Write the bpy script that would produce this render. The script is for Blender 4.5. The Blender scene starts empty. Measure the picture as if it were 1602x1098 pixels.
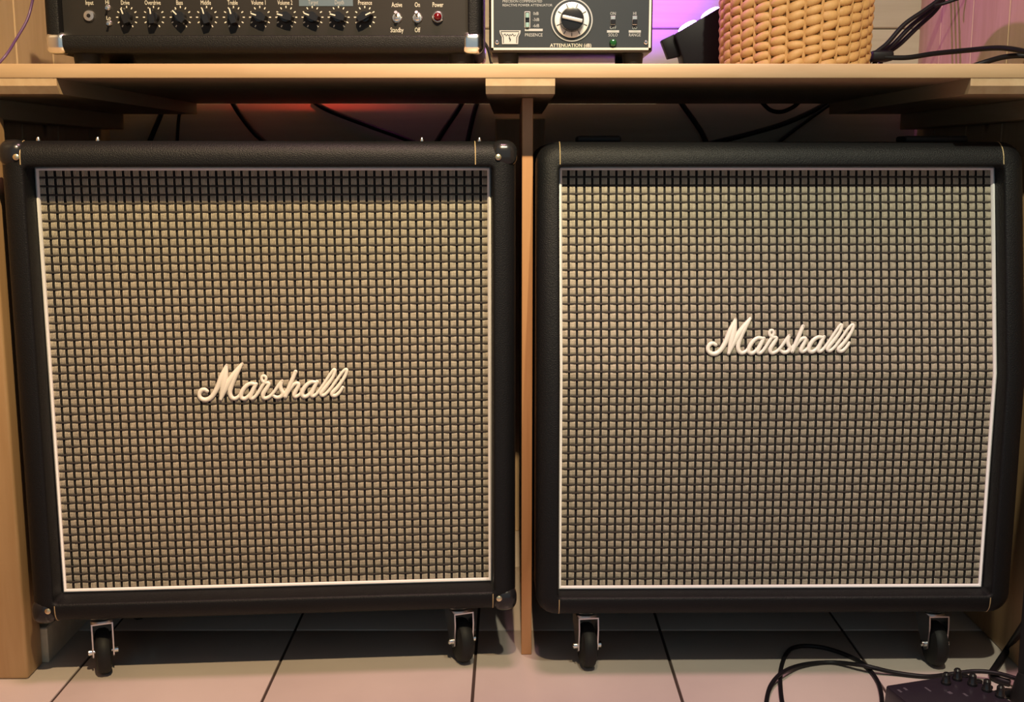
import bpy, bmesh, math, random
from mathutils import Vector, Matrix
random.seed(7)
S = bpy.context.scene
C = S.collection
PI = math.pi

# ------------------------------------------------------------------ camera
F, PITCH, CAMH = 1789.6, 0.1647, 0.8323
cam_d = bpy.data.cameras.new('camera')
cam_d.sensor_width = 36.0
cam_d.lens = F / 1602 * 36.0
cam_d.clip_start = 0.05
cam = bpy.data.objects.new('camera', cam_d)
C.objects.link(cam)
cam.location = (0, 0, CAMH)
cam.rotation_euler = (PI / 2 - PITCH, 0, 0)
S.camera = cam

# ------------------------------------------------------------------ light
S.view_settings.view_transform = 'Standard'
S.view_settings.look = 'None'
S.view_settings.exposure = 0.47
S.view_settings.gamma = 1.0
S.view_settings.use_curve_mapping = False
w = bpy.data.worlds.new('room_ambience')
S.world = w
w.use_nodes = True
w.node_tree.nodes['Background'].inputs[0].default_value = (0.54, 0.70, 0.78, 1)
w.node_tree.nodes['Background'].inputs[1].default_value = 0.33


def spot(name, loc, target, power, color, angle=90, blend=0.6, size=0.05):
    d = bpy.data.lights.new(name, 'SPOT')
    d.energy = power
    d.color = color
    d.spot_size = math.radians(angle)
    d.spot_blend = blend
    d.shadow_soft_size = size
    o = bpy.data.objects.new(name, d)
    C.objects.link(o)
    o.location = loc
    o.rotation_euler = (Vector(target) - Vector(loc)).to_track_quat('-Z', 'Y').to_euler()
    return o


# warm ceiling lamp, pink ceiling LED, purple LED on the shelf wall, red LED behind the amplifier
spot('warm_ceiling_spot', (0.02, 0.33, 2.36), (-0.40, 1.74, 1.04), 240, (1.0, 0.75, 0.43), 50, 1.0, 0.018)
spot('cool_ceiling_spot', (0.42, 0.36, 2.36), (0.58, 1.80, 0.96), 135, (0.98, 0.93, 0.70), 52, 1.0, 0.03)
spot('pink_ceiling_spot', (0.05, 1.36, 2.36), (0.02, 1.36, 0.0), 78, (1.0, 0.52, 0.60), 82, 0.8, 0.22)
spot('magenta_spot', (-0.35, 2.40, 1.75), (0.88, 2.12, 1.10), 26, (0.88, 0.26, 1.0), 40, 0.6, 0.015)
spot('purple_wall_light', (0.30, 2.30, 1.17), (0.27, 2.55, 1.26), 10.0, (0.30, 0.035, 1.0), 100, 0.7, 0.02)
spot('violet_wall_light', (-0.22, 2.530, 1.10), (-0.23, 2.545, 0.95), 0.20, (0.80, 0.12, 0.55), 130, 0.6, 0.008)
spot('red_wall_light', (-0.57, 2.530, 1.05), (-0.57, 2.545, 0.95), 0.06, (1.0, 0.04, 0.03), 130, 0.6, 0.008)
spot('red_shelf_light', (-0.40, 2.44, 1.06), (-0.42, 2.55, 0.99), 0.5, (1.0, 0.05, 0.04), 150, 0.6, 0.01)


# ------------------------------------------------------------------ helpers
def ray(px, py):
    X = (px - 801) / F
    V = -(py - 549) / F
    return Vector((X, math.cos(PITCH) + V * math.sin(PITCH), -math.sin(PITCH) + V * math.cos(PITCH)))


def at(px, py, y):
    d = ray(px, py)
    return Vector((0, 0, CAMH)) + d * (y / d.y)


def on_z(px, py, z):
    d = ray(px, py)
    return Vector((0, 0, CAMH)) + d * ((z - CAMH) / d.z)


def mesh_from(name, verts, faces, smooth=None):
    me = bpy.data.meshes.new(name)
    me.from_pydata([tuple(v) for v in verts], [], faces)
    me.update()
    if smooth is not None:
        me.shade_smooth()
        me.set_sharp_from_angle(angle=math.radians(smooth))
    return me


def obj(name, me, mat=None, parent=None, loc=None, rot=None):
    o = bpy.data.objects.new(name, me)
    C.objects.link(o)
    if mat is not None and me is not None and len(me.materials) == 0:
        for m in (mat if isinstance(mat, (list, tuple)) else [mat]):
            me.materials.append(m)
    if parent is not None:
        o.parent = parent
    if loc is not None:
        o.location = loc
    if rot is not None:
        o.rotation_euler = rot
    return o


def tag(o, label, cat, group=None):
    o['label'] = label
    o['category'] = cat
    if group:
        o['group'] = group
    return o


def thing(name, label, cat, loc=(0, 0, 0), rz=0.0, group=None):
    o = obj(name, None, loc=loc, rot=(0, 0, rz))
    o.empty_display_size = 0.05
    return tag(o, label, cat, group)


def structure(o):
    o['kind'] = 'structure'
    return o


def bm_mesh(name, bm, smooth=35):
    me = bpy.data.meshes.new(name)
    bmesh.ops.recalc_face_normals(bm, faces=bm.faces)
    bm.to_mesh(me)
    bm.free()
    if smooth is not None:
        me.shade_smooth()
        me.set_sharp_from_angle(angle=math.radians(smooth))
    return me


def box_me(name, lo, hi, bevel=0.0, seg=2):
    bm = bmesh.new()
    bmesh.ops.create_cube(bm, size=1)
    lo, hi = Vector(lo), Vector(hi)
    for v in bm.verts:
        v.co = Vector([(lo[i] + hi[i]) / 2 + v.co[i] * (hi[i] - lo[i]) for i in range(3)])
    if bevel > 0:
        bmesh.ops.bevel(bm, geom=bm.edges[:], offset=bevel, segments=seg, profile=0.5, affect='EDGES')
    return bm_mesh(name, bm)


def box(name, lo, hi, mat, parent=None, bevel=0.0, seg=2):
    return obj(name, box_me(name, lo, hi, bevel, seg), mat, parent)


def lathe_me(name, prof, n=24, axis='z', center=(0, 0, 0)):
    """prof: (radius, height) pairs; closed at both ends."""
    vs, fs = [], []
    for r, h in prof:
        for i in range(n):
            a = 2 * PI * i / n
            c, s = r * math.cos(a), r * math.sin(a)
            p = {'z': (c, s, h), 'y': (c, h, s), 'x': (h, c, s)}[axis]
            vs.append(tuple(p[k] + center[k] for k in range(3)))
    m = len(prof)
    for j in range(m - 1):
        for i in range(n):
            k = (i + 1) % n
            fs.append((j * n + i, j * n + k, (j + 1) * n + k, (j + 1) * n + i))
    fs.append(tuple(range(n - 1, -1, -1)))
    fs.append(tuple((m - 1) * n + i for i in range(n)))
    bm = bmesh.new()
    t = mesh_from(name + '_t', vs, fs)
    bm.from_mesh(t)
    bpy.data.meshes.remove(t)
    return bm_mesh(name, bm)


def smooth_path(pts, sub=8, closed=False):
    P = [Vector(p) for p in pts]
    out = []
    n = len(P)
    rng = n if closed else n - 1
    for i in range(rng):
        if closed:
            p0, p1, p2, p3 = P[(i - 1) % n], P[i], P[(i + 1) % n], P[(i + 2) % n]
        else:
            p0, p1, p2, p3 = P[max(i - 1, 0)], P[i], P[i + 1], P[min(i + 2, n - 1)]
        for k in range(sub):
            t = k / sub
            out.append(0.5 * ((2 * p1) + (p2 - p0) * t + (2 * p0 - 5 * p1 + 4 * p2 - p3) * t * t
                              + (3 * p1 - p0 - 3 * p2 + p3) * t ** 3))
    if not closed:
        out.append(P[-1])
    return out


def sweep(path, radius, n=8, closed=False):
    """verts, faces of a tube; radius number or list."""
    vs, fs = [], []
    m = len(path)
    up = None
    for i, p in enumerate(path):
        if closed:
            t = (path[(i + 1) % m] - path[(i - 1) % m])
        else:
            t = path[min(i + 1, m - 1)] - path[max(i - 1, 0)]
        t = t.normalized() if t.length > 1e-9 else Vector((1, 0, 0))
        if up is None:
            up = Vector((0, 0, 1)) if abs(t.z) < 0.9 else Vector((0, 1, 0))
        a = (up - t * up.dot(t)).normalized()
        up = a
        b = t.cross(a)
        r = radius[i] if isinstance(radius, (list, tuple)) else radius
        for k in range(n):
            th = 2 * PI * k / n
            vs.append(p + (a * math.cos(th) + b * math.sin(th)) * r)
    for i in range(m if closed else m - 1):
        j = (i + 1) % m
        for k in range(n):
            l = (k + 1) % n
            fs.append((i * n + k, i * n + l, j * n + l, j * n + k))
    if not closed:
        fs.append(tuple(range(n - 1, -1, -1)))
        fs.append(tuple((m - 1) * n + k for k in range(n)))
    return vs, fs


def tube_me(name, pts, radius, n=10, sub=8, smooth=True):
    path = smooth_path(pts, sub) if smooth else [Vector(p) for p in pts]
    if isinstance(radius, (list, tuple)) and smooth:
        radius = [q.x for q in smooth_path([Vector((r, 0, 0)) for r in radius], sub)]
    v, f = sweep(path, radius, n)
    return mesh_from(name, v, f, 50)


def text_me(name, body, size, sx=1.0, depth=0.0004, align='CENTER'):
    """upright lettering facing -y, baseline at z = 0"""
    cu = bpy.data.curves.new('lettering_curve', 'FONT')
    cu.body = body
    cu.size = size
    cu.align_x = align
    cu.extrude = depth
    cu.resolution_u = 2
    o = bpy.data.objects.new('lettering_curve', cu)
    C.objects.link(o)
    dg = bpy.context.evaluated_depsgraph_get()
    me = bpy.data.meshes.new_from_object(o.evaluated_get(dg))
    bpy.data.objects.remove(o)
    bpy.data.curves.remove(cu)
    me.materials.clear()
    me.transform(Matrix.Diagonal((sx, 1, 1, 1)))
    me.transform(Matrix.Rotation(PI / 2, 4, 'X'))
    me.name = name
    return me


# ------------------------------------------------------------------ materials
def mat(name, color, rough=0.5, metal=0.0, spec=None):
    m = bpy.data.materials.new(name)
    m.use_nodes = True
    b = m.node_tree.nodes['Principled BSDF']
    b.inputs['Base Color'].default_value = (*color, 1)
    b.inputs['Roughness'].default_value = rough
    b.inputs['Metallic'].default_value = metal
    if spec is not None:
        b.inputs['Specular IOR Level'].default_value = spec
    return m


def nodes(m):
    t = m.node_tree
    return t, t.nodes['Principled BSDF']


def add_bump(m, scale, strength, dist=0.001, detail=3.0, stretch=(1, 1, 1)):
    t, b = nodes(m)
    tc = t.nodes.new('ShaderNodeTexCoord')
    mp = t.nodes.new('ShaderNodeMapping')
    mp.inputs['Scale'].default_value = stretch
    n = t.nodes.new('ShaderNodeTexNoise')
    n.inputs['Scale'].default_value = scale
    n.inputs['Detail'].default_value = detail
    bp = t.nodes.new('ShaderNodeBump')
    bp.inputs['Strength'].default_value = strength
    bp.inputs['Distance'].default_value = dist
    t.links.new(tc.outputs['Object'], mp.inputs[0])
    t.links.new(mp.outputs[0], n.inputs['Vector'])
    t.links.new(n.outputs['Fac'], bp.inputs['Height'])
    t.links.new(bp.outputs[0], b.inputs['Normal'])
    return m


def vary(m, c1, c2, scale=4.0, detail=4.0, stretch=(1, 1, 1)):
    t, b = nodes(m)
    tc = t.nodes.new('ShaderNodeTexCoord')
    mp = t.nodes.new('ShaderNodeMapping')
    mp.inputs['Scale'].default_value = stretch
    n = t.nodes.new('ShaderNodeTexNoise')
    n.inputs['Scale'].default_value = scale
    n.inputs['Detail'].default_value = detail
    cr = t.nodes.new('ShaderNodeValToRGB')
    cr.color_ramp.elements[0].position = 0.3
    cr.color_ramp.elements[1].position = 0.7
    cr.color_ramp.elements[0].color = (*c1, 1)
    cr.color_ramp.elements[1].color = (*c2, 1)
    t.links.new(tc.outputs['Object'], mp.inputs[0])
    t.links.new(mp.outputs[0], n.inputs['Vector'])
    t.links.new(n.outputs['Fac'], cr.inputs[0])
    t.links.new(cr.outputs[0], b.inputs['Base Color'])
    return m


def wood(name, c1, c2, knot, axis='x', rough=0.5, knot_scale=7.0, knot_size=0.10):
    """pine: long grain along axis, scattered dark knots"""
    m = mat(name, c1, rough)
    t, b = nodes(m)
    N, L = t.nodes, t.links
    tc = N.new('ShaderNodeTexCoord')
    oi = N.new('ShaderNodeObjectInfo')
    ad = N.new('ShaderNodeVectorMath')
    ad.operation = 'ADD'
    sc = N.new('ShaderNodeVectorMath')
    sc.operation = 'SCALE'
    sc.inputs[0].default_value = (3.7, 5.1, 4.3)
    L.new(oi.outputs['Random'], sc.inputs['Scale'])
    L.new(tc.outputs['Object'], ad.inputs[0])
    L.new(sc.outputs[0], ad.inputs[1])
    st = {'x': (0.10, 1, 1), 'y': (1, 0.10, 1), 'z': (1, 1, 0.10)}[axis]
    mp = N.new('ShaderNodeMapping')
    mp.inputs['Scale'].default_value = st
    L.new(ad.outputs[0], mp.inputs[0])
    n1 = N.new('ShaderNodeTexNoise')
    n1.inputs['Scale'].default_value = 55
    n1.inputs['Detail'].default_value = 5
    n1.inputs['Distortion'].default_value = 0.6
    L.new(mp.outputs[0], n1.inputs['Vector'])
    n2 = N.new('ShaderNodeTexNoise')
    n2.inputs['Scale'].default_value = 9
    L.new(mp.outputs[0], n2.inputs['Vector'])
    mx = N.new('ShaderNodeMath')
    mx.operation = 'MULTIPLY_ADD'
    mx.inputs[1].default_value = 0.55
    L.new(n1.outputs['Fac'], mx.inputs[0])
    m2 = N.new('ShaderNodeMath')
    m2.operation = 'MULTIPLY'
    m2.inputs[1].default_value = 0.45
    L.new(n2.outputs['Fac'], m2.inputs[0])
    L.new(m2.outputs[0], mx.inputs[2])
    cr = N.new('ShaderNodeValToRGB')
    cr.color_ramp.elements[0].position = 0.36
    cr.color_ramp.elements[1].position = 0.62
    cr.color_ramp.elements[0].color = (*c2, 1)
    cr.color_ramp.elements[1].color = (*c1, 1)
    L.new(mx.outputs[0], cr.inputs[0])
    # knots
    mk = N.new('ShaderNodeMapping')
    mk.inputs['Scale'].default_value = {'x': (0.55, 1, 1), 'y': (1, 0.55, 1), 'z': (1, 1, 0.55)}[axis]
    L.new(ad.outputs[0], mk.inputs[0])
    vo = N.new('ShaderNodeTexVoronoi')
    vo.inputs['Scale'].default_value = knot_scale
    vo.inputs['Randomness'].default_value = 1.0
    L.new(mk.outputs[0], vo.inputs['Vector'])
    kr = N.new('ShaderNodeValToRGB')
    kr.color_ramp.elements[0].position = knot_size * 0.55
    kr.color_ramp.elements[1].position = knot_size
    kr.color_ramp.elements[0].color = (1, 1, 1, 1)
    kr.color_ramp.elements[1].color = (0, 0, 0, 1)
    L.new(vo.outputs['Distance'], kr.inputs[0])
    mix = N.new('ShaderNodeMix')
    mix.data_type = 'RGBA'
    L.new(kr.outputs[0], mix.inputs['Factor'])
    L.new(cr.outputs[0], mix.inputs['A'])
    mix.inputs['B'].default_value = (*knot, 1)
    L.new(mix.outputs['Result'], b.inputs['Base Color'])
    bp = N.new('ShaderNodeBump')
    bp.inputs['Strength'].default_value = 0.15
    bp.inputs['Distance'].default_value = 0.0006
    L.new(n1.outputs['Fac'], bp.inputs['Height'])
    L.new(bp.outputs[0], b.inputs['Normal'])
    return m


def emit(name, color, strength):
    m = mat(name, color, 0.4)
    t, b = nodes(m)
    b.inputs['Emission Color'].default_value = (*color, 1)
    b.inputs['Emission Strength'].default_value = strength
    return m


M = {}
M['tolex'] = add_bump(mat('black_tolex', (0.0055, 0.0058, 0.0065), 0.5, 0.0, 0.22), 620, 0.8, 0.0010, 2)
M['black_plastic'] = mat('black_plastic', (0.012, 0.012, 0.013), 0.22)
M['rubber'] = mat('black_rubber', (0.009, 0.009, 0.009), 0.6, 0.0, 0.3)
M['cable'] = mat('cable_sheath', (0.007, 0.006, 0.008), 0.5, 0.0, 0.3)
M['chrome'] = mat('chrome', (0.85, 0.85, 0.84), 0.2, 1.0)
M['zinc'] = mat('zinc_steel', (0.78, 0.78, 0.76), 0.3, 1.0)
M['brass'] = mat('brass_screw', (0.80, 0.70, 0.45), 0.3, 1.0)
M['gold'] = mat('gold_seam', (0.55, 0.42, 0.22), 0.45, 0.3)
M['piping'] = mat('white_piping', (0.84, 0.84, 0.82), 0.4)
M['logo'] = mat('cream_plastic', (0.80, 0.76, 0.66), 0.35)
M['cane'] = vary(mat('beige_cane', (0.42, 0.37, 0.29), 0.7), (0.395, 0.35, 0.265), (0.505, 0.45, 0.345), 160, 2)
M['weft'] = mat('brown_weft', (0.032, 0.025, 0.020), 0.85)
M['cloth'] = mat('black_backing', (0.008, 0.007, 0.006), 0.9)
M['pine_x'] = wood('pine_shelf', (0.52, 0.37, 0.22), (0.43, 0.29, 0.155), (0.30, 0.15, 0.06), 'x', 0.45, 6, 0.06)
M['pine_y'] = wood('pine_bearer', (0.50, 0.37, 0.22), (0.42, 0.29, 0.16), (0.25, 0.14, 0.06), 'y', 0.5, 6, 0.07)
M['pine_z'] = wood('oiled_pine', (0.52, 0.27, 0.12), (0.42, 0.20, 0.08), (0.16, 0.06, 0.02), 'z', 0.42, 5.2, 0.06)
M['post'] = wood('post_pine', (0.44, 0.28, 0.14), (0.37, 0.22, 0.10), (0.15, 0.07, 0.03), 'z', 0.45, 4.2, 0.07)
M['wall_x'] = wood('wall_board', (0.58, 0.51, 0.39), (0.50, 0.43, 0.32), (0.22, 0.14, 0.08), 'x', 0.55, 5, 0.09)
M['wall_z'] = wood('wall_plank', (0.55, 0.40, 0.25), (0.47, 0.33, 0.19), (0.20, 0.12, 0.07), 'z', 0.55, 6, 0.10)
M['gap'] = mat('wall_backing', (0.06, 0.045, 0.03), 0.9)
M['grout'] = mat('dark_grout', (0.05, 0.032, 0.024), 0.9)
M['tile'] = vary(mat('glazed_tile', (0.55, 0.46, 0.40), 0.22), (0.54, 0.47, 0.42), (0.60, 0.53, 0.47), 5, 5)
M['plaster'] = add_bump(mat('white_plaster', (0.60, 0.58, 0.55), 0.8), 40, 0.1)
M['panel'] = mat('amp_panel', (0.016, 0.014, 0.012), 0.5, 0.0, 0.3)
M['att'] = add_bump(mat('slate_panel', (0.021, 0.028, 0.034), 0.5, 0.0, 0.3), 1500, 0.2, 0.0004)
M['print'] = mat('cream_print', (0.62, 0.60, 0.50), 0.5)
M['print_grey'] = mat('grey_print', (0.34, 0.36, 0.36), 0.5)
M['white_ring'] = mat('dial_white', (0.62, 0.64, 0.62), 0.35)
M['silver'] = mat('silver_badge', (0.52, 0.52, 0.50), 0.4, 0.4)
M['tape'] = mat('blue_tape', (0.085, 0.13, 0.165), 0.55)
M['jewel'] = mat('red_jewel', (0.10, 0.002, 0.004), 0.15)
M['green_lamp'] = mat('green_lamp', (0.01, 0.07, 0.015), 0.12)
M['mint'] = mat('mint_slider', (0.20, 0.34, 0.32), 0.4)
M['led'] = emit('purple_led', (0.55, 0.28, 1.0), 9.0)
M['dark_purple'] = mat('dark_housing', (0.004, 0.003, 0.006), 0.5, 0.0, 0.25)
M['wicker'] = vary(mat('wicker', (0.5, 0.3, 0.12), 0.6), (0.44, 0.23, 0.075), (0.58, 0.35, 0.13), 55, 3)
M['wicker_in'] = mat('wicker_core', (0.22, 0.11, 0.035), 0.8)
M['purple_cable'] = mat('purple_cable', (0.10, 0.045, 0.14), 0.4)
M['pedal'] = mat('pedal_case', (0.022, 0.017, 0.026), 0.35)
M['pedal_light'] = mat('pedal_print', (0.10, 0.09, 0.11), 0.45)

# ------------------------------------------------------------------ setting
WALL_Y, WALL_X, CEIL = 2.55, 0.88, 2.42
# floor: dark grout bed with proud tiles
TP, TX, TY = 0.3285, -0.0622, 1.9471
fl = structure(box('floor', (-2.03, -1.34, -0.05), (2.03, WALL_Y + 0.10, -0.0025), M['grout']))
jt = 0.0048
tile_me = box_me('floor_tile', (-(TP - jt) / 2, -(TP - jt) / 2, -0.012), ((TP - jt) / 2, (TP - jt) / 2, 0), 0.0012, 2)
tile_me.materials.append(M['tile'])
for i in range(-6, 6):
    for j in range(-10, 2):
        yc = TY + (j + 0.5) * TP
        if yc > WALL_Y + 0.1:
            continue
        o = obj('floor_tile', tile_me, None, fl, (TX + (i + 0.5) * TP, yc, random.uniform(-0.0003, 0)))
        o.rotation_euler = (random.uniform(-.0006, .0006), random.uniform(-.0006, .0006), 0)

# back wall: horizontal boards
wb = structure(box('wall_back', (-1.0, WALL_Y + 0.012, 0), (1.0, WALL_Y + 0.06, CEIL), M['gap']))
z, k = 0.012, 0
zj = at(1380, 45, WALL_Y).z
step = 0.142
z = zj - step * math.ceil(zj / step)
while z < CEIL - 0.02:
    lo, hi = max(z, 0.0), min(z + step, CEIL)
    if hi - lo > 0.02:
        box('board', (-0.90, WALL_Y - random.uniform(0, .0008), lo + 0.001), (0.90, WALL_Y + 0.016, hi - 0.001), M['wall_x'], wb, 0.0025, 1)
    z += step
# side walls: vertical planks
for side, nm in ((-1, 'wall_left'), (1, 'wall_right')):
    x0 = side * (WALL_X + 0.012)
    x1 = side * (WALL_X + 0.06)
    wl = structure(box(nm, (min(x0, x1), 0.95, 0), (max(x0, x1), WALL_Y + 0.05, CEIL), M['gap']))
    y = WALL_Y + 0.03
    first = True
    while y > 1.0:
        wd = 0.155 if first else 0.166
        first = False
        xa, xb = side * (WALL_X + random.uniform(0, .0008)), side * (WALL_X + 0.016)
        box('plank', (min(xa, xb), y - wd + 0.001, 0.001), (max(xa, xb), y - 0.001, CEIL), M['wall_z'], wl, 0.0025, 1)
        y -= wd
structure(box('ceiling', (-2.03, -1.34, CEIL), (2.03, WALL_Y + 0.10, CEIL + 0.05), M['plaster']))
pl_y = on_z(56, 1063, 0).y
# low board along the left wall at the floor
structure(box('baseboard_left', (-0.805, pl_y + 0.062, 0.0), (-0.778, WALL_Y - 0.004, 0.062), M['wall_x'], None, 0.002, 1))
# vertical batten fixed to the back wall behind the divider
xa, xb = at(775, 200, WALL_Y - 0.05).x, at(853, 200, WALL_Y - 0.05).x
structure(box('trim_1', (xa, WALL_Y - 0.045, 0.0), (xb, WALL_Y - 0.0012, 0.922), M['wall_z'], None, 0.002, 1))

# ------------------------------------------------------------------ shelf
SY = 1.742
sz1, sz0 = at(801, 99.5, SY).z, at(801, 122, SY).z
bz = at(801, 147, SY + 0.012).z
shelf = thing('pine_shelf', 'long pale pine shelf board with bearers above both speaker cabinets', 'shelf', (0, SY, sz0))


def sl(lo, hi):
    return (lo[0], lo[1] - SY, lo[2] - sz0), (hi[0], hi[1] - SY, hi[2] - sz0)


SB = 2.520
a, b = sl((-WALL_X + 0.002, SY, sz0), (WALL_X - 0.002, SB, sz1))
box('shelf_board', a, b, M['pine_x'], shelf, 0.0015, 2)
cb = at(760, 130, SY + .012).x, at(868, 130, SY + .012).x
lb, rb = at(93, 130, SY + .012).x, at(1514, 130, SY + .012).x
for x0, x1, cut in ((-WALL_X + 0.003, lb, 0), (cb[0], cb[1], 0), (rb, WALL_X - 0.003, 0)):
    prof = [(0.0015, 0.0), (0.0015, (bz - sz0) * 0.5), (0.010, bz - sz0), (SB - 0.01 - SY, bz - sz0), (SB - 0.01 - SY, 0.0)]
    vs = [(x, y, z) for x in (x0, x1) for y, z in prof]
    fs = [(0, 1, 2, 3, 4), (9, 8, 7, 6, 5)] + [(i, 5 + i, 5 + (i + 1) % 5, (i + 1) % 5) for i in range(5)]
    bm = bmesh.new()
    tm = mesh_from('t', vs, fs)
    bm.from_mesh(tm)
    obj('bearer', bm_mesh('bearer', bm, 20), M['pine_y'], shelf)
lz = 0.8985
for s in (-1, 1):
    x0, x1 = s * 0.832, s * (WALL_X - 0.002)
    a, b = sl((min(x0, x1), SY + 0.05, lz), (max(x0, x1), SB - 0.02, bz))
    box('ledger', a, b, M['pine_y'], shelf, 0.0015, 1)
# divider board standing between the cabinets
dv = on_z(815.5, 1024, 0), on_z(833.5, 1024, 0)
d0 = dv[0].y
tag(box('divider_board', (dv[0].x, d0, 0.0), (dv[0].x + 0.0175, SB - 0.05, bz - 0.0006), M['pine_z'], None, 0.001, 1),
    'thin upright orange pine divider board between the two speaker cabinets', 'board')
# side posts under the shelf
pl = on_z(56, 1063, 0)
tag(box('side_post', (-WALL_X + 0.004, pl.y, 0), (pl.x - 0.012, pl.y + 0.060, lz), M['post'], None, 0.005, 3),
    'wide upright pine post beside the straight-fronted speaker cabinet', 'post')
tag(box('wainscot_board', (0.843, 1.76, 0), (WALL_X - 0.002, SB, 0.838), M['post'], None, 0.003, 2),
    'low brown pine board against the wall beside the angled speaker cabinet', 'board')


# ------------------------------------------------------------------ rounded frame bodies
def rr_loop(x0, x1, z0, z1, r, n, zk):
    r = max(r, 1e-4)
    pts = []
    for cx, cz, a0 in ((x1 - r, z0 + r, -90), (x1 - r, z1 - r, 0), (x0 + r, z1 - r, 90), (x0 + r, z0 + r, 180)):
        for i in range(n + 1):
            a = math.radians(a0 + 90 * i / n)
            pts.append((cx + r * math.cos(a), cz + r * math.sin(a)))
        if a0 == -90:
            pts.append((x1, zk))
        if a0 == 90:
            pts.append((x0, zk))
    return pts


def frame_body(name, W, Hh, D, op, rec, R, e, off, zk, ri=0.006, n=6, ei=0.005, deep=0.05):
    hw = W / 2
    loops = []   # (pts, y, weight)

    def outer(ins):
        return rr_loop(-hw + ins, hw - ins, ins, Hh - ins, R - ins * 0.8, n, zk)
    for k in range(4):
        t = math.radians(90 * k / 3)
        loops.append((outer(0.010 * (1 - math.sin(t))), D - 0.010 * (1 - math.cos(t)), 0.0))
    for k in range(7):
        t = math.radians(90 * k / 6)
        loops.append((outer(e * (1 - math.cos(t))), e * (1 - math.sin(t)), 1.0))
    x0, x1, z0, z1 = op
    for k in range(4):
        t = math.radians(90 * k / 3)
        g = ei * (1 - math.sin(t))
        loops.append((rr_loop(x0 - g, x1 + g, z0 - g, z1 + g, ri + g, n, zk), ei * (1 - math.cos(t)), 1.0))
    loops.append((rr_loop(x0, x1, z0, z1, ri, n, zk), rec + 0.004, 1.0))
    loops.append((rr_loop(x0, x1, z0, z1, ri, n, zk), rec + deep, 0.6))
    vs, fs = [], []
    for pts, y, wgt in loops:
        for x, zz in pts:
            vs.append((x, y + off(zz) * wgt, zz))
    c = len(loops[0][0])
    for j in range(len(loops) - 1):
        for i in range(c):
            k = (i + 1) % c
            fs.append((j * c + i, j * c + k, (j + 1) * c + k, (j + 1) * c + i))
    fs.append(tuple(range(c)))
    fs.append(tuple((len(loops) - 1) * c + i for i in range(c - 1, -1, -1)))
    bm = bmesh.new()
    t = mesh_from('t', vs, fs)
    bm.from_mesh(t)
    bpy.data.meshes.remove(t)
    return bm_mesh(name, bm, 40)


# ------------------------------------------------------------------ speaker grille weave
def weave_me(name, op, rec, off, pc=0.0127, pr=0.0133):
    x0, x1, z0, z1 = op
    nc, nr = round((x1 - x0) / pc), round((z1 - z0) / pr)
    pc, pr = (x1 - x0) / nc, (z1 - z0) / nr
    vs, fs, mi = [], [], []

    def strip(stations, half, along, m):
        """stations: (x, z, n) along the ridge; half width across"""
        b0 = len(vs)
        for x, zz, nn in stations:
            for q, h in ((-1, 0.0), (0, 0.00055), (1, 0.0)):
                xx, zv = (x + q * half, zz) if along == 'z' else (x, zz + q * half)
                xx = min(max(xx, x0), x1)
                zv = min(max(zv, z0), z1)
                vs.append((xx, rec + off(zv) - nn - h, zv))
        for s in range(len(stations) - 1):
            for q in range(2):
                i = b0 + s * 3 + q
                f = (i, i + 1, i + 4, i + 3)
                fs.append(f if along == 'x' else f[::-1])
                mi.append(m)
    Lh = pr * 0.415
    tw = pc * 0.174
    for c in range(nc):
        xc = x0 + (c + 0.5) * pc
        for r in range(nr):
            zc = z0 + (r + 0.5) * pr
            jx = random.uniform(-.0002, .0002)
            jz = random.uniform(-.0002, .0002)
            for t in range(4):
                xt = xc + jx + (t - 1.5) * tw * 1.02
                strip(((xt, zc + jz - Lh, 0.0006), (xt, zc + jz - Lh * 0.45, 0.0018),
                       (xt, zc + jz + Lh * 0.45, 0.0018), (xt, zc + jz + Lh, 0.0006)), tw * 0.41, 'z', 0)
    for r in range(nr + 1):
        zc = z0 + r * pr
        for c in range(-1, nc, 2):
            cc = c + (r % 2)
            xm = x0 + (cc + 1) * pc
            h = pc * 0.90
            xs = [min(max(xm + q * h, x0), x1) for q in (-1, -0.35, 0.35, 1)]
            if xs[-1] - xs[0] < 1e-4:
                continue
            strip(((xs[0], zc, 0.0009), (xs[1], zc, 0.0021), (xs[2], zc, 0.0021), (xs[3], zc, 0.0009)), pr * 0.115, 'x', 1)
    me = mesh_from(name, vs, fs)
    me.materials.append(M['cane'])
    me.materials.append(M['weft'])
    me.polygons.foreach_set('material_index', mi)
    me.shade_flat()
    return me


def cloth_me(name, op, y, off, zk):
    x0, x1, z0, z1 = op
    zs = [z0, zk, z1]
    vs = []
    for zz in zs:
        for x in (x0, x1):
            vs.append((x, y + off(zz), zz))
    n = len(vs)
    vs += [(v[0], v[1] + 0.003, v[2]) for v in vs]
    fs = [(0, 1, 3, 2), (2, 3, 5, 4), (n, n + 2, n + 3, n + 1), (n + 2, n + 4, n + 5, n + 3)]
    ring = [0, 1, 3, 5, 4, 2]
    for i in range(6):
        p, q = ring[i], ring[(i + 1) % 6]
        fs.append((p, p + n, q + n, q))
    return mesh_from(name, vs, fs)


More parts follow.
